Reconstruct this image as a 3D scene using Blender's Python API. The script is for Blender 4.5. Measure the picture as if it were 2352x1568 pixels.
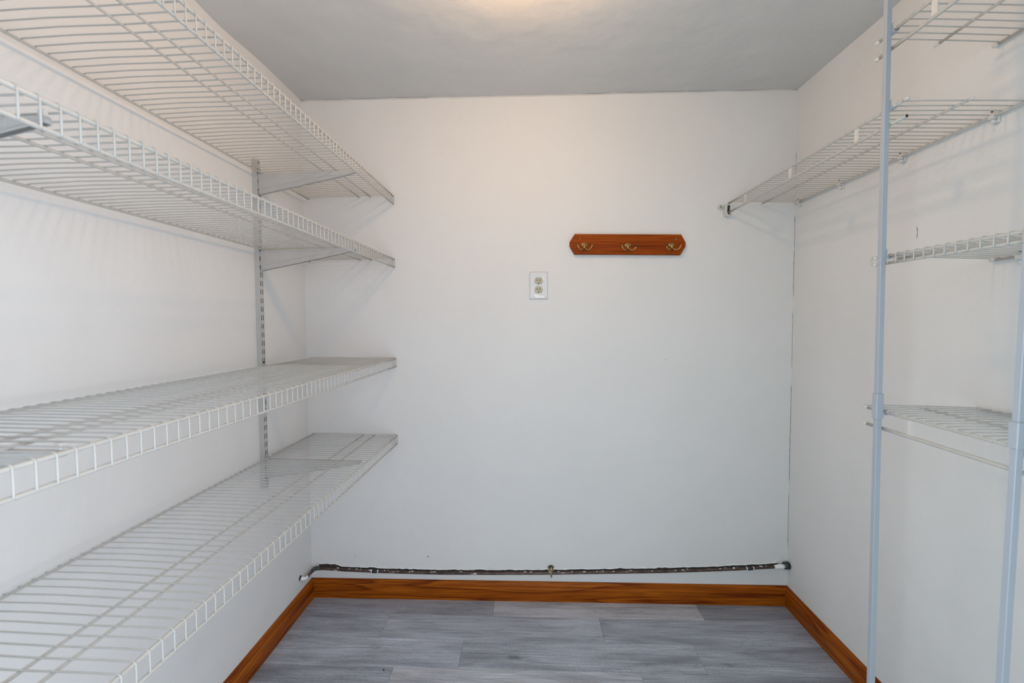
import bpy, math, random
from mathutils import Vector, Matrix, noise
PI = math.pi
S = bpy.context.scene
for o in list(bpy.data.objects):
    bpy.data.objects.remove(o)
COL = S.collection

# ------------------------------------------------------------------ camera
W, H = 2.1421, 2.2354            # room width and ceiling height (m)
YN = -2.03                       # inner face of the wall with the doorway
cam_d = bpy.data.cameras.new('camera')
cam = bpy.data.objects.new('camera', cam_d)
COL.objects.link(cam)
rt = Vector((0.99928591, 0.03752555, -0.00441625))
up = Vector((0.00275055, 0.04432468, 0.99901339))
fw = Vector((-0.03768428, 0.99831215, -0.04418981))
M = Matrix((rt, up, -fw)).transposed().to_4x4()
M.translation = Vector((1.00472999, -2.06665391, 1.26218382))
cam.matrix_world = M
cam_d.sensor_width = 36.0
cam_d.lens = 1073.17 * 36 / 2352
cam_d.clip_start = 0.02
cam_d.dof.use_dof = True
cam_d.dof.focus_distance = 1.9
cam_d.dof.aperture_fstop = 4.5
S.camera = cam

# ------------------------------------------------------------------ world, lights, exposure
world = bpy.data.worlds.new('world')
S.world = world
world.use_nodes = True
world.node_tree.nodes['Background'].inputs[0].default_value = (0.80, 0.88, 1.0, 1)
world.node_tree.nodes['Background'].inputs[1].default_value = 0.05
LAMP_STRENGTH = 104.0
LAMP_COLOR = (1.0, 0.61, 0.30)
# cool added fill lights standing in for doorway daylight, angled to brighten side walls
for nm, x_, ang, e_, c_ in (('doorway_fill', 1.20, 68, 25.5, (0.81, 0.90, 1.0)), ('doorway_fill_right', 0.90, -68, 20.5, (0.75, 0.92, 1.0))):
    la = bpy.data.lights.new(nm, 'AREA')
    la.shape = 'RECTANGLE'
    la.size, la.size_y = 0.6, 1.8
    la.energy = e_
    la.color = c_
    lo = bpy.data.objects.new(nm, la)
    COL.objects.link(lo)
    lo.location = (x_, -2.20, 1.0)
    lo.rotation_euler = (PI / 2, 0, math.radians(ang))
S.view_settings.view_transform = 'Standard'
S.view_settings.look = 'None'
S.view_settings.gamma = 1.0
S.view_settings.use_curve_mapping = False
S.view_settings.exposure = 0.06

# ------------------------------------------------------------------ materials
def mat(name, col, rough=0.5, metal=0.0, bump=None, spec=None, nvar=None):
    m = bpy.data.materials.new(name)
    m.use_nodes = True
    nt = m.node_tree
    b = nt.nodes['Principled BSDF']
    b.inputs['Base Color'].default_value = (*col, 1)
    b.inputs['Roughness'].default_value = rough
    b.inputs['Metallic'].default_value = metal
    if spec is not None:
        b.inputs['Specular IOR Level'].default_value = spec
    tc = nt.nodes.new('ShaderNodeTexCoord')
    if nvar:                                   # (scale, amount, detail)
        n = nt.nodes.new('ShaderNodeTexNoise')
        n.inputs['Scale'].default_value = nvar[0]
        n.inputs['Detail'].default_value = nvar[2]
        nt.links.new(tc.outputs['Object'], n.inputs['Vector'])
        r = nt.nodes.new('ShaderNodeValToRGB')
        r.color_ramp.elements[0].position = 0.3
        r.color_ramp.elements[1].position = 0.7
        a = nvar[1]
        r.color_ramp.elements[0].color = (*[c * (1 - a) for c in col], 1)
        r.color_ramp.elements[1].color = (*[min(1, c * (1 + a)) for c in col], 1)
        nt.links.new(n.outputs['Fac'], r.inputs['Fac'])
        nt.links.new(r.outputs['Color'], b.inputs['Base Color'])
    if bump:                                   # list of (scale, distance)
        prev = None
        for sc, dist in bump:
            n = nt.nodes.new('ShaderNodeTexNoise')
            n.inputs['Scale'].default_value = sc
            n.inputs['Detail'].default_value = 3
            nt.links.new(tc.outputs['Object'], n.inputs['Vector'])
            bp = nt.nodes.new('ShaderNodeBump')
            bp.inputs['Distance'].default_value = dist
            bp.inputs['Strength'].default_value = 1
            nt.links.new(n.outputs['Fac'], bp.inputs['Height'])
            if prev:
                nt.links.new(prev.outputs['Normal'], bp.inputs['Normal'])
            prev = bp
        nt.links.new(prev.outputs['Normal'], b.inputs['Normal'])
    return m

M_WALL = mat('wall_paint', (0.72, 0.715, 0.71), 0.6, bump=[(260, 0.0006), (3.0, 0.012)], nvar=(2.2, 0.018, 4), spec=0.2)
M_CEIL = mat('ceiling_paint', (0.63, 0.625, 0.615), 0.75, bump=[(220, 0.0008), (4.0, 0.012)], nvar=(3, 0.02, 4), spec=0.2)
M_WIRE = mat('white_vinyl_coated_wire', (0.48, 0.468, 0.44), 0.28, nvar=(30, 0.05, 2), spec=0.6)
M_CAP = mat('white_vinyl_cap', (0.60, 0.59, 0.57), 0.4, nvar=(60, 0.04, 2))
M_RAIL = mat('grey_white_enamel', (0.47, 0.465, 0.455), 0.38, nvar=(12, 0.05, 3))
M_POST = mat('pale_blue_grey_enamel', (0.38, 0.41, 0.46), 0.4, nvar=(8, 0.03, 2))
M_PLASTIC = mat('pale_plastic', (0.62, 0.62, 0.60), 0.4, nvar=(40, 0.05, 2))
M_PLATE = mat('white_plate_plastic', (0.60, 0.595, 0.61), 0.28, nvar=(20, 0.03, 2))
M_IVORY = mat('ivory_plastic', (0.44, 0.395, 0.29), 0.4, nvar=(80, 0.06, 2))
M_DARK = mat('dark_hole', (0.012, 0.012, 0.013), 0.6, nvar=(50, 0.2, 2))
M_PAINT = mat('fresh_white_paint', (0.86, 0.87, 0.87), 0.3, bump=[(90, 0.002)], nvar=(30, 0.04, 2))
M_BRASS = mat('aged_brass', (0.50, 0.34, 0.13), 0.32, metal=0.9, nvar=(60, 0.25, 3))
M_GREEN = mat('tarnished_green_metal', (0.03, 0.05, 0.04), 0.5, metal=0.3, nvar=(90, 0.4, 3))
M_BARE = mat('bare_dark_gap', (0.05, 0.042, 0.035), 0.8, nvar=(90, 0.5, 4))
M_BLACK = mat('black_rubber', (0.02, 0.022, 0.025), 0.5, nvar=(60, 0.3, 2))
M_STEEL = mat('zinc_screw', (0.35, 0.34, 0.32), 0.35, metal=0.8, nvar=(60, 0.1, 2))
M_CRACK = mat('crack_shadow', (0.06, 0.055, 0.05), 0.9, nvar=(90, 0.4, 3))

def wood_mat(name, c1, c2, c3, rough=0.3, ring=9.0, stretch=0.10):
    m = bpy.data.materials.new(name)
    m.use_nodes = True
    nt = m.node_tree
    L = nt.links.new
    b = nt.nodes['Principled BSDF']
    tc = nt.nodes.new('ShaderNodeTexCoord')
    mp = nt.nodes.new('ShaderNodeMapping')
    mp.inputs['Scale'].default_value = (stretch, 1, 1)
    L(tc.outputs['Object'], mp.inputs['Vector'])
    big = nt.nodes.new('ShaderNodeTexNoise')
    big.inputs['Scale'].default_value = 9
    big.inputs['Detail'].default_value = 2
    L(mp.outputs['Vector'], big.inputs['Vector'])
    # contour lines of a slow noise field read as growth rings
    mul = nt.nodes.new('ShaderNodeMath'); mul.operation = 'MULTIPLY'
    mul.inputs[1].default_value = ring
    L(big.outputs['Fac'], mul.inputs[0])
    fr = nt.nodes.new('ShaderNodeMath'); fr.operation = 'FRACT'
    L(mul.outputs[0], fr.inputs[0])
    r = nt.nodes.new('ShaderNodeValToRGB')
    e = r.color_ramp.elements
    e[0].position = 0.0; e[0].color = (*c3, 1)
    e[1].position = 1.0; e[1].color = (*c3, 1)
    x = e.new(0.12); x.color = (*c1, 1)
    x = e.new(0.65); x.color = (*c2, 1)
    x = e.new(0.9); x.color = (*[(a + q) / 2 for a, q in zip(c2, c3)], 1)
    L(fr.outputs[0], r.inputs['Fac'])
    mp2 = nt.nodes.new('ShaderNodeMapping')
    mp2.inputs['Scale'].default_value = (0.03, 1, 1)
    L(tc.outputs['Object'], mp2.inputs['Vector'])
    fine = nt.nodes.new('ShaderNodeTexNoise')
    fine.inputs['Scale'].default_value = 230
    fine.inputs['Detail'].default_value = 6
    L(mp2.outputs['Vector'], fine.inputs['Vector'])
    r2 = nt.nodes.new('ShaderNodeValToRGB')
    r2.color_ramp.elements[0].position = 0.32; r2.color_ramp.elements[0].color = (0.50, 0.44, 0.38, 1)
    r2.color_ramp.elements[1].position = 0.62; r2.color_ramp.elements[1].color = (1.16, 1.14, 1.10, 1)
    L(fine.outputs['Fac'], r2.inputs['Fac'])
    mx = nt.nodes.new('ShaderNodeMix'); mx.data_type = 'RGBA'; mx.blend_type = 'MULTIPLY'
    mx.inputs['Factor'].default_value = 0.85
    L(r.outputs['Color'], mx.inputs['A']); L(r2.outputs['Color'], mx.inputs['B'])
    L(mx.outputs['Result'], b.inputs['Base Color'])
    b.inputs['Roughness'].default_value = rough
    b.inputs['Specular IOR Level'].default_value = 0.12
    return m

M_WOOD = wood_mat('orange_stained_wood', (0.36, 0.098, 0.007), (0.29, 0.070, 0.004), (0.15, 0.027, 0.003), 0.34, 15.0, 0.05)
M_RACK = wood_mat('honey_brown_wood', (0.30, 0.062, 0.001), (0.275, 0.053, 0.001), (0.20, 0.034, 0.001), 0.5, 3.0, 0.06)

def plank_mat():
    m = bpy.data.materials.new('grey_oak_vinyl_plank')
    m.use_nodes = True
    nt = m.node_tree
    L = nt.links.new
    b = nt.nodes['Principled BSDF']
    tc = nt.nodes.new('ShaderNodeTexCoord')
    oi = nt.nodes.new('ShaderNodeObjectInfo')
    off = nt.nodes.new('ShaderNodeVectorMath'); off.operation = 'MULTIPLY_ADD'
    comb = nt.nodes.new('ShaderNodeCombineXYZ')
    m7 = nt.nodes.new('ShaderNodeMath'); m7.operation = 'MULTIPLY'; m7.inputs[1].default_value = 37.0
    L(oi.outputs['Random'], m7.inputs[0])
    L(m7.outputs[0], comb.inputs[0]); L(m7.outputs[0], comb.inputs[1]); L(oi.outputs['Random'], comb.inputs[2])
    L(tc.outputs['Object'], off.inputs[0]); off.inputs[1].default_value = (1, 1, 1); L(comb.outputs[0], off.inputs[2])
    def nz(scale, stretch, detail, rough=0.5, dist=0.0):
        mp = nt.nodes.new('ShaderNodeMapping'); mp.inputs['Scale'].default_value = (stretch, 1, 1)
        L(off.outputs[0], mp.inputs['Vector'])
        n = nt.nodes.new('ShaderNodeTexNoise'); n.inputs['Scale'].default_value = scale
        n.inputs['Detail'].default_value = detail; n.inputs['Roughness'].default_value = rough
        n.inputs['Distortion'].default_value = dist
        L(mp.outputs['Vector'], n.inputs['Vector'])
        return n
    def ramp(n, p0, v0, p1, v1):
        r = nt.nodes.new('ShaderNodeValToRGB')
        r.color_ramp.elements[0].position = p0; r.color_ramp.elements[0].color = (v0, v0, v0, 1)
        r.color_ramp.elements[1].position = p1; r.color_ramp.elements[1].color = (v1, v1, v1, 1)
        L(n, r.inputs['Fac'])
        return r
    def mul(a, c):
        x = nt.nodes.new('ShaderNodeMix'); x.data_type = 'RGBA'; x.blend_type = 'MULTIPLY'
        x.inputs['Factor'].default_value = 1
        L(a, x.inputs['A']); L(c, x.inputs['B'])
        return x.outputs['Result']
    streak = ramp(nz(170, 0.035, 5, 0.65).outputs['Fac'], 0.30, 0.66, 0.66, 1.14)
    cloud = ramp(nz(16, 0.16, 3, 0.55, 0.4).outputs['Fac'], 0.28, 0.66, 0.70, 1.20)
    field = nz(10, 0.12, 2, 0.5, 0.6)
    mm = nt.nodes.new('ShaderNodeMath'); mm.operation = 'MULTIPLY'; mm.inputs[1].default_value = 16
    L(field.outputs['Fac'], mm.inputs[0])
    fr = nt.nodes.new('ShaderNodeMath'); fr.operation = 'FRACT'; L(mm.outputs[0], fr.inputs[0])
    rings = ramp(fr.outputs[0], 0.0, 0.84, 0.22, 1.0)
    fine = ramp(nz(700, 0.22, 3, 0.7).outputs['Fac'], 0.36, 0.74, 0.62, 1.14)
    # knots: stretched voronoi cells, only the rare small ones
    mpk = nt.nodes.new('ShaderNodeMapping'); mpk.inputs['Scale'].default_value = (1.5, 4.5, 1)
    L(off.outputs[0], mpk.inputs['Vector'])
    nd = nz(30, 0.5, 3, 0.6)
    addv = nt.nodes.new('ShaderNodeVectorMath'); addv.operation = 'MULTIPLY_ADD'
    L(nd.outputs['Color'], addv.inputs[0]); addv.inputs[1].default_value = (0.25, 0.25, 0)
    L(mpk.outputs['Vector'], addv.inputs[2])
    vo = nt.nodes.new('ShaderNodeTexVoronoi'); vo.inputs['Scale'].default_value = 1.6
    L(addv.outputs[0], vo.inputs['Vector'])
    knot = ramp(vo.outputs['Distance'], 0.02, 0.42, 0.12, 1.0)
    c = mul(oi.outputs['Color'], streak.outputs['Color'])
    c = mul(c, cloud.outputs['Color'])
    c = mul(c, rings.outputs['Color'])
    c = mul(c, fine.outputs['Color'])
    c = mul(c, knot.outputs['Color'])
    L(c, b.inputs['Base Color'])
    b.inputs['Roughness'].default_value = 0.42
    b.inputs['Specular IOR Level'].default_value = 0.4
    bp = nt.nodes.new('ShaderNodeBump'); bp.inputs['Distance'].default_value = 0.0004
    L(streak.outputs['Color'], bp.inputs['Height']); L(bp.outputs['Normal'], b.inputs['Normal'])
    return m
M_PLANK = plank_mat()

def pipe_mat():
    m = bpy.data.materials.new('copper_pipe_with_old_paint')
    m.use_nodes = True
    nt = m.node_tree
    L = nt.links.new
    b = nt.nodes['Principled BSDF']
    tc = nt.nodes.new('ShaderNodeTexCoord')
    mp = nt.nodes.new('ShaderNodeMapping'); mp.inputs['Scale'].default_value = (0.45, 1, 1)
    L(tc.outputs['Object'], mp.inputs['Vector'])
    n = nt.nodes.new('ShaderNodeTexNoise'); n.inputs['Scale'].default_value = 70; n.inputs['Detail'].default_value = 5
    L(mp.outputs['Vector'], n.inputs['Vector'])
    r = nt.nodes.new('ShaderNodeValToRGB')
    e = r.color_ramp.elements
    e[0].position = 0.30; e[0].color = (0.030, 0.019, 0.015, 1)
    e[1].position = 0.60; e[1].color = (0.115, 0.075, 0.060, 1)
    x = e.new(0.655); x.color = (0.13, 0.09, 0.075, 1)
    x = e.new(0.675); x.color = (0.62, 0.63, 0.62, 1)
    L(n.outputs['Fac'], r.inputs['Fac'])
    L(r.outputs['Color'], b.inputs['Base Color'])
    b.inputs['Roughness'].default_value = 0.4
    b.inputs['Metallic'].default_value = 0.25
    return m
M_PIPE = pipe_mat()

def emit_mat(name, col, strength):
    m = bpy.data.materials.new(name)
    m.use_nodes = True
    b = m.node_tree.nodes['Principled BSDF']
    b.inputs['Base Color'].default_value = (0.9, 0.85, 0.75, 1)
    b.inputs['Emission Color'].default_value = (*col, 1)
    b.inputs['Emission Strength'].default_value = strength
    return m
M_GLOBE = emit_mat('lit_frosted_glass', LAMP_COLOR, LAMP_STRENGTH)

# ------------------------------------------------------------------ mesh builder
class MB:
    def __init__(self):
        self.v, self.f, self.mi, self.sm = [], [], [], []
    def add(self, vs, fs, mi=0, smooth=False):
        o = len(self.v)
        self.v += [tuple(p) for p in vs]
        for f in fs:
            self.f.append([i + o for i in f]); self.mi.append(mi); self.sm.append(smooth)
        return self
    def box(self, a, b, mi=0, ch=0.0):
        (x0, y0, z0), (x1, y1, z1) = a, b
        if ch <= 0:
            vs = [(x0,y0,z0),(x1,y0,z0),(x1,y1,z0),(x0,y1,z0),(x0,y0,z1),(x1,y0,z1),(x1,y1,z1),(x0,y1,z1)]
            fs = [(0,3,2,1),(4,5,6,7),(0,1,5,4),(1,2,6,5),(2,3,7,6),(3,0,4,7)]
            return self.add(vs, fs, mi)
        c = ch
        rings = []
        for z, i in ((z0, c), (z0 + c, 0), (z1 - c, 0), (z1, c)):
            r = []
            for (x, y, sx, sy) in ((x0,y0,1,1),(x1,y0,-1,1),(x1,y1,-1,-1),(x0,y1,1,-1)):
                ax, ay = x + sx * i, y + sy * i
                r += [(ax, ay + sy * c, z), (ax + sx * c, ay, z)] if sx * sy > 0 else [(ax + sx * c, ay, z), (ax, ay + sy * c, z)]
            rings.append(r)
        return self.loft(rings, True, True, mi)
    def loft(self, rings, cap0=True, cap1=True, mi=0, smooth=False):
        n = len(rings[0]); vs = [p for r in rings for p in r]; fs = []
        for k in range(len(rings) - 1):
            for i in range(n):
                j = (i + 1) % n
                fs.append((k*n+i, k*n+j, (k+1)*n+j, (k+1)*n+i))
        if cap0: fs.append(tuple(reversed(range(n))))
        if cap1: fs.append(tuple((len(rings)-1)*n + i for i in range(n)))
        return self.add(vs, fs, mi, smooth)
    def tube(self, pts, r, n=6, mi=0, caps=True, smooth=True):
        pts = [Vector(p) for p in pts]
        rs = r if isinstance(r, (list, tuple)) else [r] * len(pts)
        rings = []; prev = None
        for i, p in enumerate(pts):
            if i == 0: t = pts[1] - pts[0]
            elif i == len(pts) - 1: t = pts[-1] - pts[-2]
            else: t = (pts[i+1] - p).normalized() + (p - pts[i-1]).normalized()
            t.normalize()
            if prev is None:
                a = Vector((0, 0, 1)) if abs(t.z) < 0.9 else Vector((1, 0, 0))
                u = t.cross(a).normalized()
            else:
                u = (prev - t * prev.dot(t)).normalized()
            prev = u; w = t.cross(u)
            rings.append([p + (u * math.cos(2*PI*k/n) + w * math.sin(2*PI*k/n)) * rs[i] for k in range(n)])
        return self.loft(rings, caps, caps, mi, smooth)
    def prism(self, poly, axis, a, b, mi=0, inset=0.0):
        # poly: 2-D points; axis: extrusion axis; the other two axes in order
        def P(p, t):
            if axis == 'x': return (t, p[0], p[1])
            if axis == 'y': return (p[0], t, p[1])
            return (p[0], p[1], t)
        return self.loft([[P(p, a) for p in poly], [P(p, b) for p in poly]], True, True, mi)
    def lathe(self, prof, org, axis='z', n=16, mi=0, smooth=True):
        rings = []
        for r, t in prof:
            ring = []
            for k in range(n):
                c, s = math.cos(2*PI*k/n) * r, math.sin(2*PI*k/n) * r
                v = {'z': (c, s, t), 'y': (c, t, s), 'x': (t, c, s)}[axis]
                ring.append((org[0]+v[0], org[1]+v[1], org[2]+v[2]))
            rings.append(ring)
        return self.loft(rings, True, True, mi, smooth)
    def mesh(self, name, mats):
        me = bpy.data.meshes.new(name)
        me.from_pydata(self.v, [], self.f)
        for m in (mats if isinstance(mats, (list, tuple)) else [mats]): me.materials.append(m)
        for p, mi, sm in zip(me.polygons, self.mi, self.sm):
            p.material_index = mi; p.use_smooth = sm
        import bmesh
        bm = bmesh.new(); bm.from_mesh(me)
        bmesh.ops.recalc_face_normals(bm, faces=bm.faces)
        bm.to_mesh(me); bm.free()
        return me

def link(name, me, parent=None, loc=(0, 0, 0)):
    o = bpy.data.objects.new(name, me)
    COL.objects.link(o)
    o.location = loc
    if parent: o.parent = parent
    return o
def obj(name, mb, mats, parent=None, loc=(0, 0, 0)):
    return link(name, mb.mesh(name, mats), parent, loc)
def thing(name, label, cat, loc=(0, 0, 0), group=None):
    o = bpy.data.objects.new(name, None)
    o.empty_display_size = 0.05
    COL.objects.link(o); o.location = loc
    o['label'] = label; o['category'] = cat
    if group: o['group'] = group
    return o
def struct(name, mb, mats, loc=(0, 0, 0), label=None):
    o = obj(name, mb, mats, None, loc)
    o['kind'] = 'structure'
    if label: o['label'] = label; o['category'] = label_cat(name)
    return o
def label_cat(name):
    return name.split('_')[0]

# ------------------------------------------------------------------ room shell
T = 0.10
wl = struct('wall_left', MB().box((-T, YN, 0), (0, 0, H + 0.05)), M_WALL, label='white painted wall on the left behind the four long wire shelves')
wr = struct('wall_right', MB().box((W, YN, 0), (W + T, 0, H + 0.05)), M_WALL, label='white painted wall on the right behind the narrow wire shelves')
wb = struct('wall_back', MB().box((-T, 0, 0), (W + T, T, H + 0.05)), M_WALL, label='white painted end wall with the coat rack, outlet and bare pipe')
DX0, DX1, DZ = 0.16, 1.98, 2.05  # unseen doorway, made wide so the fill lights clear its jambs
mb = MB()
mb.box((-T, YN - T, 0), (DX0, YN, H + 0.05)); mb.box((DX1, YN - T, 0), (W + T, YN, H + 0.05)); mb.box((DX0, YN - T, DZ), (DX1, YN, H + 0.05))
struct('wall_front', mb, M_WALL, label='wall with the open doorway behind the viewer')
# ceiling: slightly uneven plaster sheet, sagging along the left edge
nx, ny = 36, 42
vs, fs = [], []
for j in range(ny + 1):
    for i in range(nx + 1):
        x = -T + (W + 2*T) * i / nx; y = 0.05 + (YN - T - 0.05) * j / ny
        z = H + 0.0035 * noise.noise(Vector((x * 2.3, y * 2.3, 1.7)))
        z -= 0.013 * math.exp(-((y + 0.54) / 0.14) ** 2) * math.exp(-max(x, 0) / 0.12)
        vs.append((x, y, z))
for j in range(ny):
    for i in range(nx):
        a = j * (nx + 1) + i
        fs.append((a, a + nx + 1, a + nx + 2, a + 1))
mb = MB(); mb.add(vs, fs, 0, True); mb.box((-T, YN - T, H + 0.05), (W + T, T, H + 0.12))
cl = struct('ceiling', mb, M_CEIL, label='flat grey-white painted ceiling with rough edges')
# floor slab and planks
fl = struct('floor', MB().box((-T, YN - T, -0.06), (W + T, T, -0.004)), M_BARE, label='grey oak plank floor between the two rows of wire shelves')
rng = random.Random(5)
G = (0.40, 0.432, 0.505)
tone = {(0, 1): 1.17, (0, 0): 0.90, (0, 2): 0.78, (1, 0): 0.92, (1, 1): 1.05, (1, 2): 0.90, (2, 0): 1.08, (2, 1): 0.93, (2, 2): 0.90,
        (3, 0): 0.90, (3, 1): 1.20, (3, 2): 0.86}
joint = {0: 0.843, 1: 0.401, 2: 0.741, 3: 0.504}
ybounds = [0.0, -0.125]
while ybounds[-1] > YN - T: ybounds.append(ybounds[-1] - 0.1525)
for r in range(len(ybounds) - 1):
    y1, y0 = ybounds[r], max(ybounds[r + 1], YN - T)
    j0 = joint.get(r, rng.uniform(0.1, 0.85))
    xs = [0.0, j0] if j0 > 0.02 else [j0]
    while xs[-1] < W: xs.append(xs[-1] + 0.895)
    xs[-1] = W
    for k in range(len(xs) - 1):
        a, b = xs[k], xs[k + 1]
        L2, W2, g = (b - a) / 2, (y1 - y0) / 2, 0.00035
        mb = MB().box((-L2 + g, -W2 + g, -0.004), (L2 - g, W2 - g, 0.0), 0, 0.0004)
        o = obj('plank', mb, M_PLANK, fl, ((a + b) / 2, (y0 + y1) / 2, 0))
        t = tone.get((r, k), rng.uniform(0.85, 1.2))
        o.color = (G[0] * t * (1.03 if t > 1.15 else 1), G[1] * t, G[2] * t * (0.95 if t > 1.15 else 1), 1)

# baseboards: profile (distance from wall, height), mitred inside corners
PROF = [(0, 0), (0.016, 0), (0.016, 0.057), (0.0150, 0.0605), (0.0128, 0.0625), (0.0128, 0.0655), (0.0135, 0.069), (0.0125, 0.0735),
        (0.0095, 0.0775), (0.0075, 0.0805), (0.0070, 0.084), (0.0055, 0.0855), (0, 0.0855)]
def baseboard(name, length, loc, rz, m0, m1, label):
    r0 = [(m0 * d, -d, z) for d, z in PROF]
    r1 = [(length - m1 * d, -d, z) for d, z in PROF]
    o = struct(name, MB().loft([r0, r1]), M_WOOD, loc, label)
    o.rotation_euler = (0, 0, rz)
    return o
baseboard('baseboard_back', W, (0, 0, 0), 0, 1, 1, 'orange stained wooden baseboard under the pipe on the end wall')
baseboard('baseboard_left', -YN, (0, YN, 0), PI / 2, 0, 1, 'orange stained wooden baseboard below the long left shelves')
baseboard('baseboard_right', -YN, (W, 0, 0), -PI / 2, 1, 0, 'orange stained wooden baseboard passing behind the white posts')

# cracks: thin dark grooves following the right corner, and one on the right wall
def crack(parent, pts, w, ax):
    mb = MB()
    rr = random.Random(len(pts) + int(w * 1e5))
    path = []
    for (a, b) in zip(pts[:-1], pts[1:]):
        n = max(2, int((Vector(b) - Vector(a)).length / 0.02))
        for i in range(n):
            p = Vector(a).lerp(Vector(b), i / n)
            j = rr.uniform(-1, 1) * w * 0.6
            p[0 if ax == 'y' else 1] += j
            path.append(p)
    path.append(Vector(pts[-1]))
    mb.tube(path, [w * (0.25 + 0.75 * abs(math.sin(i * 1.7))) * (0.2 if i in (0, len(path)-1) else 1) for i in range(len(path))], 5, 0)
    obj('crack', mb, M_CRACK, parent)
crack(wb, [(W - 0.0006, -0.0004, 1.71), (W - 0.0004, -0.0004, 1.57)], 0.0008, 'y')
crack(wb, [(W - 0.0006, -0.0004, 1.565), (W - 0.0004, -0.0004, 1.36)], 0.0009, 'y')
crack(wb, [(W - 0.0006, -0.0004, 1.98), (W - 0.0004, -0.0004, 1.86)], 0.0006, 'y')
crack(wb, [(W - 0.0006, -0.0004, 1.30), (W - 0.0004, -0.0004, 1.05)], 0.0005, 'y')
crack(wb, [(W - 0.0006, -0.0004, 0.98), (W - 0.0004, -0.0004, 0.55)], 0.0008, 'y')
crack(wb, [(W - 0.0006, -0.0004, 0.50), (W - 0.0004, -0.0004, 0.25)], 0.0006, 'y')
crack(wr, [(W - 0.0002, -0.637, 1.535), (W - 0.0002, -0.6405, 1.515), (W - 0.0002, -0.638, 1.497)], 0.0009, 'x')
# small filler lumps and nail pits on the end wall
for (x, z, r) in ((0.540, 0.192, 0.0035), (0.204, 0.188, 0.0025), (1.60, 1.09, 0.002)):
    obj('nail_pit', MB().lathe([(r, 0), (r * 0.8, -0.0008), (r * 0.2, -0.0012)], (x, 0, z), 'y', 8), M_STEEL, wb)
# rough plaster bead along the wall/ceiling joint
mb = MB(); pts = []; rs = []
for i in range(90):
    x = 0.004 + (W - 0.008) * i / 89
    pts.append((x, -0.001, H - 0.0025 + 0.0025 * noise.noise(Vector((x * 9, 0, 3))))); rs.append(0.0028 + 0.0018 * noise.noise(Vector((x * 23, 5, 0))))
mb.tube(pts, rs, 6)
b_ = obj('trim_1', mb, M_CEIL); b_['kind'] = 'structure'

# ------------------------------------------------------------------ left wire shelves
RW = 0.0015          # deck wire radius
def cap_on(mb, p, d, r, ln=0.016, mi=0):
    p = Vector(p); d = Vector(d)
    mb.tube([p, p + d * ln * 0.75, p + d * ln * 0.93, p + d * ln], [r, r, r * 0.75, r * 0.3], 8, mi)

XB, XF = 0.0270, 0.406
def left_shelf(z, label, dz0, lip=0.035):
    t = thing('wire_shelf', label, 'shelf', (0.2, -0.95, z), 'long wire shelves on the left wall')
    def L(p): return (p[0] - 0.2, p[1] + 0.95, p[2])
    ya, yb = -0.005, -1.93
    def rod(name, x, dz, r, y0=ya, wob=0):
        sl = dz0 * (XF - x) / (XF - XB)
        pts = [L((x, y0 + (yb - y0) * i / 12, dz + sl + 0.0006 * math.sin(i * 1.3 + z * 9))) for i in range(13)]
        return obj(name, MB().tube(pts, r, 10), M_WIRE, t)
    rod('back_rod', XB, 0, 0.0032)
    rod('cross_rod', 0.2550, 0, 0.0028)
    rod('cross_rod', 0.3050, 0, 0.0028)
    rod('front_rod', XF, 0, 0.0034)
    rod('lip_rod', XF + 0.001, -lip, 0.0032)
    # one wire: from the back rod over the cross rods, round the front rod, down to the lip rod
    zt = 0.0034 + RW * 0.7
    xo = XF + 0.0034 + RW * 0.7
    pts = [(XB - 0.004, 0, -0.001), (XB - 0.003, 0, 0.003), (XB + 0.004, 0, zt), (0.13, 0, zt + 0.0016), (0.255, 0, zt - 0.0004), (0.35, 0, zt + 0.0004), (XF - 0.006, 0, zt),
           (XF + 0.001, 0, zt - 0.0003), (xo - 0.0012, 0, zt - 0.0022), (xo, 0, 0), (xo, 0, -lip * 0.5), (xo, 0, -lip + 0.002), (xo - 0.0004, 0, -lip - 0.002)]
    me = MB().tube([(p[0] - 0.2, 0, p[2] + dz0 * max(0, XF - p[0]) / (XF - XB)) for p in pts], RW, 6).mesh('wire', M_WIRE)
    k = 0
    while True:
        y = -0.0095 - 0.0254 * k
        if y < yb + 0.004: break
        link('wire', me, t, (0, y + 0.95, 0)); k += 1
    return t
ZS = [1.8129, 1.5356, 1.0952, 0.7474]
LBL = ['top long white wire shelf on the left wall, nearest the ceiling',
       'second long white wire shelf from the top on the left wall',
       'third long white wire shelf down on the left wall, at waist height',
       'lowest long white wire shelf on the left wall, nearest the floor']
DZ0 = [-0.008, -0.007, 0.001, 0.007]
for z, l, q in zip(ZS, LBL, DZ0): left_shelf(z, l, q)

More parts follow.
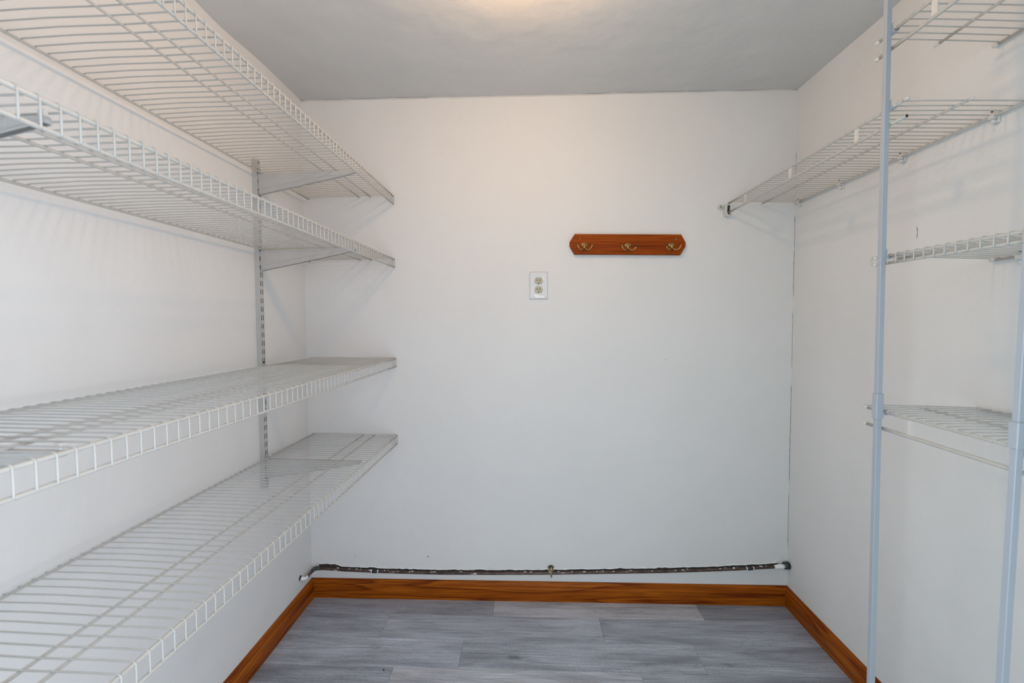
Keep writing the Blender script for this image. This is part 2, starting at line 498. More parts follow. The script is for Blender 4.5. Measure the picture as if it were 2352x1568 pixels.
# slotted rails and brackets
RX = 0.0175
def rail(yc, z0, z1, label):
    t = thing('shelf_rail', label, 'rail', (0, yc, z0), 'slotted shelf rails on the left wall')
    mb = MB()
    hw = 0.0125; x1 = RX; h = z1 - z0
    ys = [-hw, -0.0072, -0.0040, 0.0040, 0.0072, hw]
    zc = [0.0]; slot = []
    z = 0.030
    while z + 0.018 < h - 0.012:
        zc += [z, z + 0.018]; z += 0.0315
    zc.append(h)
    for i in range(len(zc) - 1):
        for j in range(5):
            hole = (i % 2 == 1) and j in (1, 3)
            xx = x1 - (0.006 if hole else 0)
            mb.add([(xx, ys[j], zc[i]), (xx, ys[j+1], zc[i]), (xx, ys[j+1], zc[i+1]), (xx, ys[j], zc[i+1])], [(0, 1, 2, 3)], 1 if hole else 0)
            if hole:
                for (a, b) in (((ys[j], zc[i]), (ys[j+1], zc[i])), ((ys[j+1], zc[i]), (ys[j+1], zc[i+1])), ((ys[j+1], zc[i+1]), (ys[j], zc[i+1])), ((ys[j], zc[i+1]), (ys[j], zc[i]))):
                    mb.add([(x1, *a), (x1, *b), (xx, *b), (xx, *a)], [(0, 1, 2, 3)], 1)
    mb.add([(0, -hw, 0), (x1, -hw, 0), (x1, -hw, h), (0, -hw, h)], [(0, 1, 2, 3)])
    mb.add([(0, hw, 0), (x1, hw, 0), (x1, hw, h), (0, hw, h)], [(0, 1, 2, 3)])
    mb.add([(0, -hw, 0), (x1, -hw, 0), (x1, hw, 0), (0, hw, 0)], [(0, 1, 2, 3)])
    mb.add([(0, -hw, h), (x1, -hw, h), (x1, hw, h), (0, hw, h)], [(0, 1, 2, 3)])
    obj('channel', mb, [M_RAIL, M_DARK], t)
    for zz in (0.050, 0.472, h - 0.010):
        obj('screw', MB().lathe([(0.0042, x1 - 0.001), (0.0042, x1 + 0.0012), (0.003, x1 + 0.0022), (0.0005, x1 + 0.0024)], (0, 0, zz), 'x', 10), M_BLACK, t)
YR1, YR2 = -0.372, -1.468
rail(YR1, 0.640, 1.853, 'grey slotted upright rail on the left wall near the back corner')
rail(YR2, 0.640, 1.853, 'slotted upright rail on the left wall nearest the viewer, mostly outside the frame')

def bracket_meshes():
    # side plate outline, x from the rail to the tip; z relative to the shelf rods
    top = -0.0042
    bx0, bx1 = RX + 0.001, 0.376
    def bot(x):
        s = (x - bx0) / (bx1 - bx0)
        return top - 0.066 * (1 - s) ** 0.93 - 0.009
    n = 14
    lower = [(bx0 + (bx1 - bx0) * i / n, bot(bx0 + (bx1 - bx0) * i / n)) for i in range(n + 1)]
    lower[0] = (bx0 + 0.004, lower[0][1]); lower.insert(0, (bx0, lower[0][1] + 0.005))
    outline = lower + [(bx1 + 0.003, top - 0.004), (bx1, top)] + [(bx0, top)]
    plate = MB().prism(outline, 'y', -0.0045, 0.0045)
    # raised web panel and the flange along the lower edge
    def crv(x):
        s = (x - bx0) / (bx1 - bx0)
        return top - 0.010 - 0.048 * (1 - s) ** 1.55
    web = MB()
    m = 12
    up_ = [(0.036 + (0.325 - 0.036) * i / m, top - 0.0035) for i in range(m + 1)]
    dn_ = [(0.036 + (0.325 - 0.036) * i / m, crv(0.036 + (0.325 - 0.036) * i / m)) for i in range(m + 1)]
    poly = dn_ + list(reversed(up_))
    web.prism(poly, 'y', -0.0045 - 0.0011, -0.0040)
    fl_ = MB()
    path = [(p[0], 0, p[1] + 0.0012) for p in lower[1:]]
    for i in range(len(path) - 1):
        a, b = path[i], path[i + 1]
        fl_.loft([[(a[0], -0.0065, a[2] - 0.0012), (a[0], 0.0065, a[2] - 0.0012), (a[0], 0.0065, a[2] + 0.0012), (a[0], -0.0065, a[2] + 0.0012)],
                  [(b[0], -0.0065, b[2] - 0.0012), (b[0], 0.0065, b[2] - 0.0012), (b[0], 0.0065, b[2] + 0.0012), (b[0], -0.0065, b[2] + 0.0012)]])
    hook = MB()
    for dz in (-0.012, -0.044):
        hook.prism([(RX - 0.006, dz), (RX + 0.002, dz), (RX + 0.002, dz - 0.012), (RX - 0.002, dz - 0.016), (RX - 0.006, dz - 0.016)], 'y', -0.0062, -0.0046)
        hook.prism([(RX - 0.006, dz), (RX + 0.002, dz), (RX + 0.002, dz - 0.012), (RX - 0.002, dz - 0.016), (RX - 0.006, dz - 0.016)], 'y', 0.0046, 0.0062)
    clip = MB()
    clip.tube([(0.0195, 0, -0.004), (0.0195, 0, 0.006), (0.027, 0, 0.0085), (0.034, 0, 0.006)], 0.0016, 6)
    tip = MB().box((0.3660, -0.003, -0.0042), (0.3760, 0.003, 0.0055), 0, 0.001)
    return [('plate', plate, M_RAIL), ('web', web, M_RAIL), ('flange', fl_, M_RAIL), ('hook', hook, M_RAIL), ('clip', clip, M_CAP), ('tip_stop', tip, M_CAP)]
BM = [(n_, mb_.mesh(n_, m_)) for n_, mb_, m_ in bracket_meshes()]
place = [('top', 'top'), ('second', 'second'), ('third', 'third'), ('lowest', 'lowest')]
for yy, where in ((YR1, 'near the back corner'), (YR2, 'at the near rail by the viewer')):
    for z, (w_, _), q in zip(ZS, place, DZ0):
        if yy == YR2: lab = 'tapered grey metal bracket under the %s left shelf, closest to the viewer' % w_
        else: lab = 'tapered grey metal bracket under the %s left shelf, near the back corner' % w_
        t = thing('shelf_bracket', lab, 'bracket', (0, yy, z + q * 1.07), 'tapered brackets under the left shelves')
        t.rotation_euler = (0, math.asin(q / 0.376), 0)
        for n_, me in BM: link(n_, me, t)

# ------------------------------------------------------------------ right side shelves
XR, XW = 1.8549, 2.1321
def tabs_mesh(h):
    mb = MB()
    hw = 0.0085
    mb.prism([(-hw, 0.001), (hw, 0.001), (hw * 0.9, -h * 0.25), (hw * 0.82, -h * 0.5), (hw * 0.9, -h * 0.75), (hw, -h - 0.001), (-hw, -h - 0.001),
              (-hw * 0.9, -h * 0.75), (-hw * 0.82, -h * 0.5), (-hw * 0.9, -h * 0.25)], 'x', -0.0012, 0.0012)
    return mb
def right_shelf(label, y0, y1, zf0, zf1, zb, drop, first, tabs, clips, hang=True, mids=(1.995,), capy0=True, capy1=False, xcr=None):
    """y0 far end, y1 near end; zf0, zf1 height of the front rod there; zb of the back rod."""
    ym = (y0 + y1) / 2
    t = thing('closet_shelf' if hang else 'ladder_edge_shelf', label, 'shelf', (XR, ym, zb), 'narrow wire shelves on the right')
    def zf(y): return zf0 + (zf1 - zf0) * (y - y0) / (y1 - y0)
    def L(x, y, z): return (x - XR, y - ym, z - zb)
    def rod(name, x, dz, r, kz=1.0, a=y0, b=y1):
        mb = MB()
        f = (XW - x) / (XW - XR)
        def Z(y): return zb + (zf(y) - zb) * f + dz
        mb.tube([L(x, a + (b - a) * i / 8, Z(a + (b - a) * i / 8)) for i in range(9)], r, 12)
        return obj(name, mb, M_WIRE, t), Z
    def caps(Z, x, r, a=y0, b=y1, ends=(True, True)):
        if ends[0]:
            mb = MB(); cap_on(mb, L(x, a - 0.010, Z(a)), (0, 1, 0), r * 1.22); obj('end_cap', mb, M_CAP, t)
        if ends[1]:
            mb = MB(); cap_on(mb, L(x, b + 0.010, Z(b)), (0, -1, 0), r * 1.22); obj('end_cap', mb, M_CAP, t)
    o, Z = rod('front_rod', XR, 0, 0.0036); caps(Z, XR, 0.0036, ends=(capy0, capy1))
    for xm in mids:
        o, Zm = rod('cross_rod', xm, -0.001, 0.0032); caps(Zm, xm, 0.0032, ends=(capy0 or True, capy1))
    o, Zb = rod('back_rod', XW, 0, 0.0034); caps(Zb, XW, 0.0034, ends=(capy0 or True, capy1))
    o, Zh = rod('hang_rod' if hang else 'lip_rod', XR, -drop, 0.0042 if hang else 0.0034)
    if capy0: caps(Zh, XR, 0.0040, ends=(True, False))
    if capy1:
        obj('open_rod_end', MB().lathe([(0.0036, y1 - ym - 0.0006), (0.0030, y1 - ym - 0.0010)], (0, 0, Zh(y1) - zb), 'y', 12), M_BLACK, t)
    # deck wires
    zt = 0.0036 + RW * 0.6
    fdz = 0
    k = 0; cache = {}
    while True:
        y = first - 0.0254 * k
        if y < y1 + 0.001: break
        key = round(zf(y) - zb, 4)
        if key not in cache:
            d = zf(y) - zb
            if hang:
                pts = [(0.0 - 0.0036, 0, d - 0.001), (-0.0034, 0, d + 0.003), (0.002, 0, d + zt), (0.06, 0, d * 0.8 + zt + 0.001), (0.15, 0, d * 0.45 + zt + 0.0012),
                       (XW - XR - 0.004, 0, zt), (XW - XR + 0.0034, 0, 0.003), (XW - XR + 0.0038, 0, -0.001)]
            else:
                xo = -0.0036 - RW * 0.7
                pts = [(xo + 0.0004, 0, d - drop - 0.002), (xo, 0, d - drop + 0.002), (xo, 0, d), (xo + 0.0014, 0, d + 0.0030), (xo + 0.005, 0, d + zt), (0.06, 0, d * 0.8 + zt),
                       (0.15, 0, d * 0.45 + zt + 0.001), (XW - XR - 0.004, 0, zt), (XW - XR + 0.0034, 0, 0.003), (XW - XR + 0.0038, 0, -0.001)]
            cache[key] = MB().tube(pts, RW, 6).mesh('wire', M_WIRE)
        link('wire', cache[key], t, (0, y - ym, 0)); k += 1
    if hang:
        tm = tabs_mesh(drop).mesh('spacer_tab', M_CAP)
        for y in tabs: link('spacer_tab', tm, t, L(XR, y, zf(y)))
    # wall clips below the back rod
    for y in clips:
        c = MB()
        bx = XW - XR
        c.box((bx + 0.0045, -0.008, -0.018), (bx + 0.0099, 0.008, 0.006), 0, 0.0015)
        arc = [(bx + 0.0060 * math.cos(a), 0, 0.0060 * math.sin(a)) for a in [PI * (1 + i / 8) for i in range(9)]]
        rings = [[(p[0] * 1.0 + (0 if s < 0 else 0), yy_, p[2]) for p in arc] for s, yy_ in ((-1, -0.007), (1, 0.007))]
        outer = [(bx + 0.0082 * math.cos(a), 0.0082 * math.sin(a)) for a in [PI * (0.85 + 1.3 * i / 10) for i in range(11)]]
        inner = [(bx + 0.0042 * math.cos(a), 0.0042 * math.sin(a)) for a in [PI * (0.85 + 1.3 * i / 10) for i in range(11)]]
        for i in range(10):
            q = [outer[i], outer[i+1], inner[i+1], inner[i]]
            c.prism(q, 'y', -0.0075, 0.0075)
        c.lathe([(0.0052, 0.0045), (0.0058, 0.0015), (0.0052, -0.004), (0.003, -0.0065)], (bx + 0.001, 0, -0.013), 'x', 12)
        co = obj('wall_clip', c, M_PLASTIC, t, L(XR, y, Zb(y)))
        obj('screw', MB().lathe([(0.0034, -0.0002), (0.0034, -0.0012), (0.0012, -0.0018)], (bx + 0.001 - 0.0058, -0.002, 0.0105), 'x', 10), M_BLACK, co)
    return t
# A: upper shelf fixed to the end wall
A = right_shelf('upper right wire shelf with hanging rod, running to the end wall bracket', -0.016, -0.960, 1.7580, 1.7578, 1.7535, 0.0385,
            -0.022, (-0.171, -0.488, -0.798), (-0.046, -0.305, -0.584, -0.866), capy0=False, capy1=True)
# B: topmost, near the ceiling
B = right_shelf('topmost right wire shelf with hanging rod, high up near the ceiling', -0.862, -1.95, 1.9340, 1.9350, 1.9215, 0.0390,
            -0.872, (-1.026, -1.331, -1.636), (-1.10, -1.40, -1.70))
# C: ladder-edged shelf
Cc = right_shelf('right wire shelf with closely spaced ladder front edge, at mid height', -0.876, -1.95, 1.4115, 1.4110, 1.4045, 0.0165,
            -0.8710, (), (-0.945, -1.25, -1.55), hang=False, mids=(1.903,))
# D: lower
D_ = right_shelf('lowest right wire shelf with hanging rod, below eye level', -0.856, -1.95, 1.0405, 1.0310, 1.0345, 0.0410,
            -0.8600, (-1.000, -1.305, -1.610), (-1.05, -1.35, -1.65))

# end bracket holding shelf A on the back wall
t = thing('end_bracket', 'white plastic end wall socket holding the upper right shelf rods', 'bracket', (1.8500, 0, 1.735))
mb = MB()
prof = [(-0.0120, 0.018), (0.0190, 0.018), (0.0190, 0.013), (0.0155, 0.011), (0.0175, -0.008), (0.0165, -0.024), (0.0125, -0.030), (-0.0070, -0.032),
        (-0.0120, -0.026), (-0.0140, -0.010)]
mb.prism(prof, 'y', -0.004, 0.0)
outer = [(-0.0120, 0.018), (-0.0140, -0.010), (-0.0120, -0.026), (-0.0070, -0.032), (0.0110, -0.030)]
inn = [(-0.0015, 0.018), (-0.0030, -0.008), (-0.0015, -0.020), (0.0015, -0.024), (0.0110, -0.0245)]
for i in range(4):
    mb.prism([outer[i], outer[i+1], inn[i+1], inn[i]], 'y', -0.022, -0.004)
mb.prism([(0.0110, -0.030), (0.0160, -0.024), (0.0135, -0.020), (0.0100, -0.0245)], 'y', -0.022, -0.004)
mb.prism([(-0.0340, 0.019), (-0.012, 0.0205), (0.0, 0.0205), (0.0, 0.016), (-0.013, 0.012), (-0.020, 0.002), (-0.030, 0.003)], 'y', -0.006, 0.0)
obj('socket', mb, M_CAP, t)
obj('pocket', MB().prism([(-0.0015, 0.018), (-0.0030, -0.008), (-0.0015, -0.020), (0.0015, -0.024), (0.0100, -0.0245), (0.0135, -0.020), (0.0150, 0.010), (0.0150, 0.018)], 'y', -0.0052, -0.0041), M_GREEN, t)
sc = MB(); sc.lathe([(0.0100, 0), (0.0100, -0.006), (0.0088, -0.008), (0.0062, -0.0082)], (-0.026, 0, 0.011), 'y', 18)
obj('boss', sc, M_CAP, t)
obj('screw', MB().lathe([(0.0048, -0.0080), (0.0046, -0.0094), (0.0025, -0.0100)], (-0.026, 0, 0.011), 'y', 12), M_STEEL, t)

# posts
def post(label, xt, yt, xb, yb_, collar):
    t = thing('support_post', label, 'post', (xb, yb_, 0), 'white support posts in front of the right shelves')
    hw = 0.00625; c = 0.0010
    def ring(x, y, z, h=hw, cc=c):
        return [(x-h+cc, y-h, z), (x+h-cc, y-h, z), (x+h, y-h+cc, z), (x+h, y+h-cc, z), (x+h-cc, y+h, z), (x-h+cc, y+h, z), (x-h, y+h-cc, z), (x-h, y-h+cc, z)]
    dx, dy = xt - xb, yt - yb_
    Hh = H - 0.006
    def at(z): return dx * z / Hh, dy * z / Hh
    zc0, zc1 = collar
    obj('lower_tube', MB().loft([ring(*at(0.006), 0.006), ring(*at(zc0 + 0.005), zc0 + 0.005)]), M_POST, t)
    obj('upper_tube', MB().loft([ring(*at(zc0 + 0.005), zc0 + 0.005, hw * 0.98), ring(*at(Hh), Hh, hw * 0.98)]), M_POST, t)
    obj('collar', MB().loft([ring(*at(zc0), zc0, 0.0088, 0.0015), ring(*at(zc1), zc1, 0.0086, 0.0015)]), M_POST, t)
    obj('foot', MB().box((-0.011, -0.011, 0), (0.011, 0.011, 0.007), 0, 0.0015), M_POST, t)
    obj('top_cap', MB().box((dx-0.011, dy-0.011, Hh - 0.006), (dx+0.011, dy+0.011, Hh), 0, 0.0015), M_POST, t)
    def ptx(z): return xb + at(z)[0]
    def pty(z): return yb_ + at(z)[1]
    for z in zrods[label]:
        x_, y_ = at(z)
        y_ = y_ + 0.0
        cx = XR - xb
        m2 = MB()
        # vertical plate against the post's wall side, rising above the rod, and a hooked cradle under it
        m2.box((x_ + hw + 0.0002, y_ - 0.007, z - 0.012), (x_ + hw + 0.0028, y_ + 0.007, z + 0.016), 0, 0.0008)
        outer = [(cx + 0.0078 * math.cos(a), z + 0.0078 * math.sin(a)) for a in [PI * (1.0 + 1.15 * i / 10) for i in range(11)]]
        inner = [(cx + 0.0046 * math.cos(a), z + 0.0046 * math.sin(a)) for a in [PI * (1.0 + 1.15 * i / 10) for i in range(11)]]
        for i in range(10):
            m2.prism([outer[i], outer[i+1], inner[i+1], inner[i]], 'y', y_ - 0.010, y_ + 0.006)
        obj('rod_clamp', m2, M_POST, t)
    return t
L1 = 'slim square white post, the farther of the two at right'
L2 = 'slim square white post at the right edge, nearest the viewer'
zrods = {L1: (1.934, 1.758, 1.4113, 1.0400), L2: (1.9345, 1.4112, 1.0370)}
post(L1, 1.8419, -0.910, 1.8419, -0.9245, (1.024, 1.084))
post(L2, 1.8419, -1.261, 1.8419, -1.221, (1.040, 1.085))

# ------------------------------------------------------------------ end wall fittings
# outlet
cx, cz = 1.0447, 1.4166
t = thing('wall_outlet', 'white double wall outlet with ivory sockets and paint smears, left of the coat rack', 'outlet', (cx, 0, cz))
hw, hh = 0.0400, 0.0605
def rr(x0, z0, r, y, n=5):
    out = []
    for (sx, sz, a0) in ((1, 1, 0), (-1, 1, PI/2), (-1, -1, PI), (1, -1, 1.5*PI)):
        for i in range(n):
            a = a0 + (PI/2) * i / (n - 1)
            out.append((sx * (x0 - r) + r * math.cos(a), y, sz * (z0 - r) + r * math.sin(a)))
    return out
mb = MB().loft([rr(hw, hh, 0.003, 0), rr(hw, hh, 0.003, -0.0022), rr(hw - 0.0032, hh - 0.0038, 0.0025, -0.0062)])
obj('cover_plate', mb, M_PLATE, t)
def recept(dz):
    R = 0.0176; fl2 = 0.0147
    pts = []
    for i in range(36):
        a = 2 * PI * i / 36
        x, z = R * math.cos(a), R * math.sin(a)
        z = max(-fl2, min(fl2, z))
        pts.append((x, z))
    m = MB().loft([[(p[0]*1.10, -0.0060, p[1]*1.10) for p in pts], [(p[0]*1.08, -0.0066, p[1]*1.08) for p in pts]], True, True, 0)
    rim = obj('socket_rim', m, M_CAP, t, (0, 0, dz))
    m = MB().loft([[(p[0], -0.0062, p[1]) for p in pts], [(p[0], -0.0078, p[1]) for p in pts], [(p[0]*0.94, -0.0084, p[1]*0.94) for p in pts]], True, True, 0)
    r = obj('socket', m, M_IVORY, t, (0, 0, dz))
    for x_, h_ in ((-0.0064, 0.0042), (0.0064, 0.0052)):
        obj('slot', MB().box((x_ - 0.0013, -0.0087, 0.0030 - h_), (x_ + 0.0013, -0.0080, 0.0030 + h_)), M_DARK, r)
    obj('slot', MB().lathe([(0.0026, -0.0080), (0.0026, -0.0087)], (0, 0, -0.0095), 'y', 12, smooth=False), M_DARK, r)
recept(0.0198); recept(-0.0192)
obj('screw', MB().lathe([(0.0030, -0.0060), (0.0028, -0.0072), (0.0010, -0.0075)], (0, 0, 0.0002), 'y', 12), M_CAP, t)
def blob(name, pts, y0, y1, parent, m, axis='y'):
    c = (sum(p[0] for p in pts) / len(pts), sum(p[1] for p in pts) / len(pts))
    s = [(c[0] + (p[0]-c[0]) * 0.75, c[1] + (p[1]-c[1]) * 0.75) for p in pts]
    return obj(name, MB().loft([[(p[0], y0, p[1]) for p in pts], [(p[0], (y0+y1)/2, p[1]) for p in pts], [(p[0], y1, p[1]) for p in s]], True, True, 0, True), m, parent)
blob('paint_smear', [(-0.020, -0.0400), (-0.0215, -0.0455), (-0.0195, -0.0510), (-0.010, -0.0545), (0.006, -0.0552), (0.024, -0.0560), (0.0345, -0.0562), (0.0300, -0.0505),
                     (0.022, -0.0452), (0.010, -0.0425), (-0.002, -0.0405), (-0.012, -0.0385)], -0.0058, -0.0072, t, M_PAINT)
blob('paint_smear', [(0.0085, 0.0375), (0.0140, 0.0362), (0.0190, 0.0300), (0.0210, 0.0200), (0.0225, 0.0130), (0.0245, 0.0210), (0.0250, 0.0290), (0.0215, 0.0360),
                     (0.0160, 0.0392)], -0.0058, -0.0070, t, M_PAINT)

# coat rack
t = thing('coat_rack', 'brown wooden coat rack with three brass double hooks on the end wall', 'coat rack', (1.4275, 0, 1.5890))
t.rotation_euler = (0, math.radians(0.9), 0)
hx, hz = 0.2475, 0.0435
outl = [(-hx, 0.010), (-hx, -0.008), (-hx + 0.0205, -hz), (hx - 0.0205, -hz), (hx, -0.008), (hx, 0.010), (hx - 0.0195, hz), (-hx + 0.0205, hz)]
def sc2(p, s): return (p[0] - math.copysign(s, p[0]), p[1] - math.copysign(s, p[1]) if abs(p[1]) > 0.02 else p[1])
mb = MB().loft([[(p[0], 0, p[1]) for p in outl], [(p[0], -0.0165, p[1]) for p in outl], [(sc2(p, 0.0015)[0], -0.018, sc2(p, 0.0015)[1]) for p in outl]])
obj('board', mb, M_RACK, t)
for x_, z_ in ((-0.2035, 0.0245), (0.2070, 0.0235)):
    obj('screw', MB().lathe([(0.0034, -0.0178), (0.0030, -0.0192), (0.001, -0.0197)], (x_, 0, z_), 'y', 10), M_STEEL if x_ > 0 else M_BRASS, t)
def hook(x0, z0, greens):
    h = MB()
    # domed mounting plate: rounded top, two screw lobes
    pl = []
    for i in range(24):
        a = 2 * PI * i / 24
        pl.append((0.0148 * math.cos(a) * (1.0 if math.sin(a) > -0.3 else 0.72), 0.0100 * math.sin(a) + (0 if math.sin(a) > -0.5 else -0.002)))
    h.loft([[(p[0], -0.0178, p[1]) for p in pl], [(p[0]*0.97, -0.0202, p[1]*0.97) for p in pl], [(p[0]*0.6, -0.0222, p[1]*0.6) for p in pl]], True, True, 0, True)
    h.tube([(0, -0.0205, 0.002), (0, -0.0235, -0.006), (0, -0.0255, -0.0125), (0, -0.0245, -0.0155)], [0.0072, 0.0064, 0.0050, 0.0028], 10)
    root = obj('double_hook', h, M_BRASS, t, (x0, 0, z0))
    for s in (-1, 1):
        pr = MB()
        pts = [(s*0.001, -0.0240, -0.0100), (s*0.0055, -0.0290, -0.0165), (s*0.0105, -0.0360, -0.0222), (s*0.0165, -0.0430, -0.0238), (s*0.0225, -0.0480, -0.0205),
               (s*0.0275, -0.0505, -0.0140), (s*0.0300, -0.0515, -0.0085)]
        pr.tube(pts, [0.0030, 0.0028, 0.0026, 0.0024, 0.0022, 0.0021, 0.0020], 8)
        po = obj('prong', pr, M_BRASS, root)
        g = s in greens
        r = 0.0040 if g else 0.0034
        bl = MB().lathe([(r*0.25, -r), (r*0.75, -r*0.7), (r, 0), (r*0.75, r*0.7), (r*0.25, r)], (s*0.0304, -0.0518, -0.0068), 'z', 10)
        obj('ball_tip', bl, M_GREEN if g else M_BRASS, root)
    for s in (-1, 1):
        obj('screw', MB().lathe([(0.0036, -0.0200), (0.0034, -0.0214), (0.0012, -0.0220)], (s*0.0088, 0, 0.0005), 'y', 10), M_BLACK if s < 0 else M_STEEL, root)
    if 0 in greens:
        obj('tarnish_spot', MB().lathe([(0.0012, -0.0295), (0.0042, -0.0275), (0.0042, -0.024)], (-0.001, 0, -0.0130), 'y', 10), M_GREEN, root)
hook(-0.1860, -0.0030, ())
hook(0.0010, -0.0040, (1,))
hook(0.1870, -0.0015, (-1, 0))

# old pipe along the end wall
t = thing('water_pipe', 'old brown copper pipe with flaking white paint above the end wall baseboard', 'pipe', (1.05, -0.02, 0.14))
def PL(p): return (p[0] - 1.05, p[1] + 0.02, p[2] - 0.14)
zpts = [(0.0293, 0.1412), (0.1781, 0.1334), (0.36, 0.1285), (0.5766, 0.1262), (0.82, 0.1290), (1.0982, 0.1345), (1.32, 0.1415), (1.5489, 0.1485), (1.75, 0.1575), (1.928, 0.1674), (2.1266, 0.1823)]
def pz(x):
    for (a, za), (b, zb_) in zip(zpts[:-1], zpts[1:]):
        if x <= b:
            s = (x - a) / (b - a); return za + (zb_ - za) * s
    return zpts[-1][1]
path = [(0.0295, -0.022, 0.1402)] + [(0.0293 + (2.1266 - 0.0293) * i / 60, -0.02, pz(0.0293 + (2.1266 - 0.0293) * i / 60)) for i in range(1, 61)]
obj('tube', MB().tube([PL(p) for p in path], 0.0062, 12), M_PIPE, t)
obj('wall_stub', MB().tube([PL(p) for p in ((0.001, -0.1060, 0.1420), (0.010, -0.1030, 0.1395), (0.0170, -0.092, 0.1350), (0.0190, -0.065, 0.1345), (0.0195, -0.035, 0.1375), (0.0295, -0.0215, 0.1402))],
    [0.0062, 0.0066, 0.0066, 0.0066, 0.0072, 0.0078], 12), M_PIPE, t)
obj('elbow', MB().tube([PL(p) for p in ((0.0195, -0.040, 0.1368), (0.0235, -0.026, 0.1395), (0.034, -0.0205, 0.1412), (0.052, -0.020, 0.1402))], [0.0080, 0.0088, 0.0088, 0.0080], 12), M_GREEN, t)
obj('painted_end', MB().tube([PL(p) for p in ((0.002, -0.1075, 0.1420), (0.0100, -0.1050, 0.1385), (0.0175, -0.0960, 0.1350), (0.0195, -0.0820, 0.1365))], [0.0090, 0.0084, 0.0078, 0.0062], 12), M_PAINT, t)
obj('hole_gap', MB().lathe([(0.0120, 0.0002), (0.0112, 0.0014)], (0 - 1.05, -0.1090 + 0.02, 0.1440 - 0.14), 'x', 14), M_BARE, t)
for xc in (0.300, 1.970):
    obj('coupling', MB().tube([PL((xc - 0.012, -0.02, pz(xc - 0.012))), PL((xc + 0.012, -0.02, pz(xc + 0.012)))], 0.0078, 12, smooth=True), M_BLACK, t)
    for s in (-0.014, 0.014):
        obj('paint_ring', MB().tube([PL((xc + s - 0.002, -0.02, pz(xc + s - 0.002))), PL((xc + s + 0.002, -0.02, pz(xc + s + 0.002)))], 0.0074, 12), M_PAINT, t)
# right end fitting, thick with paint
obj('painted_end', MB().tube([PL((x_, -0.02, pz(x_))) for x_ in (2.075, 2.085, 2.105, 2.120)], [0.0066, 0.0092, 0.0100, 0.0085], 12), M_PAINT, t)
obj('escutcheon', MB().tube([PL((2.119, -0.018, 0.1835)), PL((2.138, -0.016, 0.1835))], [0.0150, 0.0165], 12), M_GREEN, t)
# flakes of white paint clinging to the top of the pipe
rp = random.Random(11)
flk = MB()
spots = [0.235, 0.345, 0.36, 0.56, 1.545, 1.70, 1.84, 1.865, 1.90, 2.02, 2.04] + [rp.uniform(0.1, 2.05) for _ in range(26)]
for x_ in spots:
    ln, th = rp.uniform(0.006, 0.020), rp.uniform(0.0012, 0.0030)
    a0 = rp.uniform(0.9, 1.9)
    c = Vector((x_, -0.02 - 0.0056 * math.cos(a0), pz(x_) + 0.0056 * math.sin(a0)))
    ring = []
    for k in range(7):
        a = 2 * PI * k / 7
        ring.append(PL((c.x + ln * 0.5 * math.cos(a) * rp.uniform(0.7, 1), c.y - 0.001, c.z + th * math.sin(a) * rp.uniform(0.7, 1.1))))
    ring2 = [(p[0] * 1, p[1] + 0.003, p[2]) for p in ring]
    flk.loft([ring2, ring])
fo = obj('paint_flakes', flk, M_PAINT, t); fo['kind'] = 'stuff'
# ragged strip between pipe and wall where the paint has come away, and the white ridge above it
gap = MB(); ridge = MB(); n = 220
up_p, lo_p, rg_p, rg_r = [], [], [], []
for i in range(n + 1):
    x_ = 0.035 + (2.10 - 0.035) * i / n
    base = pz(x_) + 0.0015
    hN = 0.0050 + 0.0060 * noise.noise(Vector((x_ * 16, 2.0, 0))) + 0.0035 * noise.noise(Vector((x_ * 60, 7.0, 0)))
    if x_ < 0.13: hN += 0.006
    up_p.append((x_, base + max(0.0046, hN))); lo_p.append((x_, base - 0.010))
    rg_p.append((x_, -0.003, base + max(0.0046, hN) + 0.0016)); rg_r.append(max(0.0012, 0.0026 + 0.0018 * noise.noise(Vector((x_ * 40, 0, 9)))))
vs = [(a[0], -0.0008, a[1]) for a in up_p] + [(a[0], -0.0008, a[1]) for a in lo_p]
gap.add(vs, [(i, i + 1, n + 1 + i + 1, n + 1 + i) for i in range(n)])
obj('bare_strip', gap, M_BARE, wb)
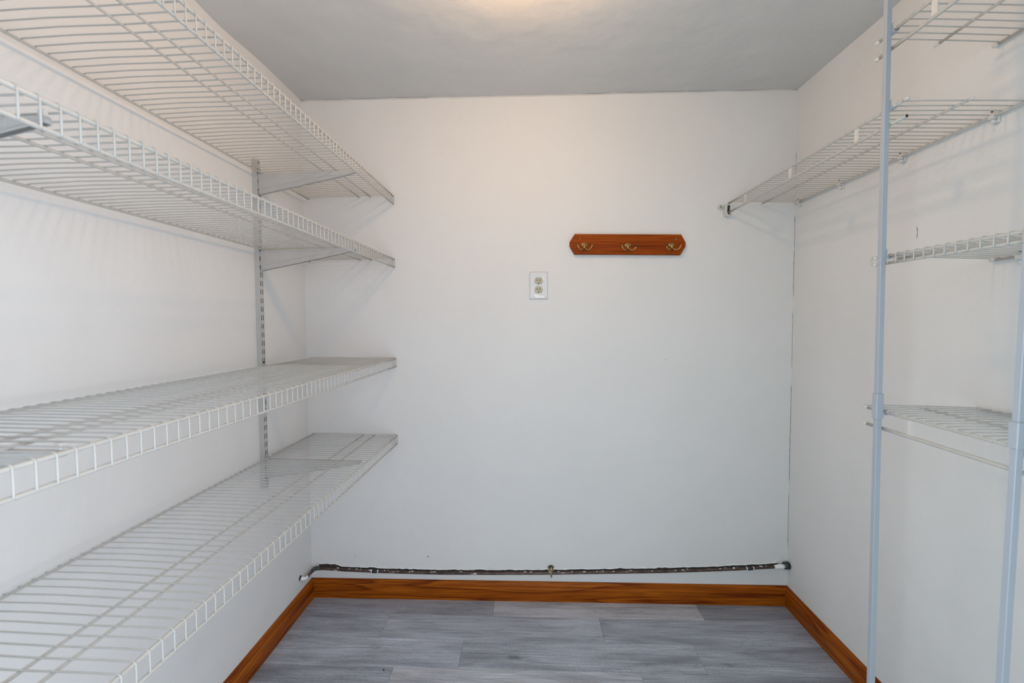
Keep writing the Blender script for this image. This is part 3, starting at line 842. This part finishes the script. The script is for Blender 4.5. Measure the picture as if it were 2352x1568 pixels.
ridge.tube(rg_p, rg_r, 5)
obj('paint_ridge', ridge, M_PAINT, wb)

# pipe hanger
hx_ = 1.0975
t = thing('pipe_hanger', 'small brass strap hanger holding the pipe midway along the end wall', 'hanger', (hx_, 0, 0.150))
obj('wall_disc', MB().lathe([(0.0185, 0), (0.0180, -0.0018), (0.0120, -0.0035), (0.006, -0.005)], (0, 0, 0), 'y', 20), M_PLATE, t)
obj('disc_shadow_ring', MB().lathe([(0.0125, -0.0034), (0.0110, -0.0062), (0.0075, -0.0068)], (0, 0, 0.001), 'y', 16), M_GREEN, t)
obj('boss', MB().lathe([(0.0070, -0.004), (0.0070, -0.020), (0.0062, -0.026), (0.0030, -0.029)], (0, 0, 0.002), 'y', 14), M_BRASS, t)
sp = [(0, -0.0225, 0.000), (0.0003, -0.0290, -0.0070), (0.0008, -0.0300, -0.0160), (0.0014, -0.0280, -0.0250), (0.0018, -0.0235, -0.0320)]
obj('strap', MB().tube([(p[0], p[1], p[2]) for p in sp], [0.0034, 0.0038, 0.0038, 0.0034, 0.0028], 8), M_BRASS, t)

# small dark crumb on the floor
o = obj('debris_crumb', MB().lathe([(0.001, 0), (0.0032, 0.0012), (0.0030, 0.003), (0.001, 0.0042)], (0, 0, 0), 'z', 8), M_BLACK, None, (0.4728, -0.4474, 0.0))
o['label'] = 'tiny black crumb lying on the grey plank floor'; o['category'] = 'debris'

# ------------------------------------------------------------------ ceiling light
GX, GY, GZ = 0.9900, -0.8900, 2.150
t = thing('ceiling_light', 'round frosted ceiling light glowing warm at the top edge', 'light', (GX, GY, H))
obj('canopy', MB().lathe([(0.055, 0.004), (0.055, -0.008), (0.048, -0.026), (0.026, -0.040)], (0, 0, 0), 'z', 28), M_BRASS, t)
r = 0.050
prof = [(0.022, 0.047)] + [(r * math.sin(a), r * math.cos(a)) for a in [0.55 + (PI - 0.6) * i / 14 for i in range(15)]]
obj('glass_globe', MB().lathe(prof, (0, 0, GZ - H), 'z', 28), M_GLOBE, t)
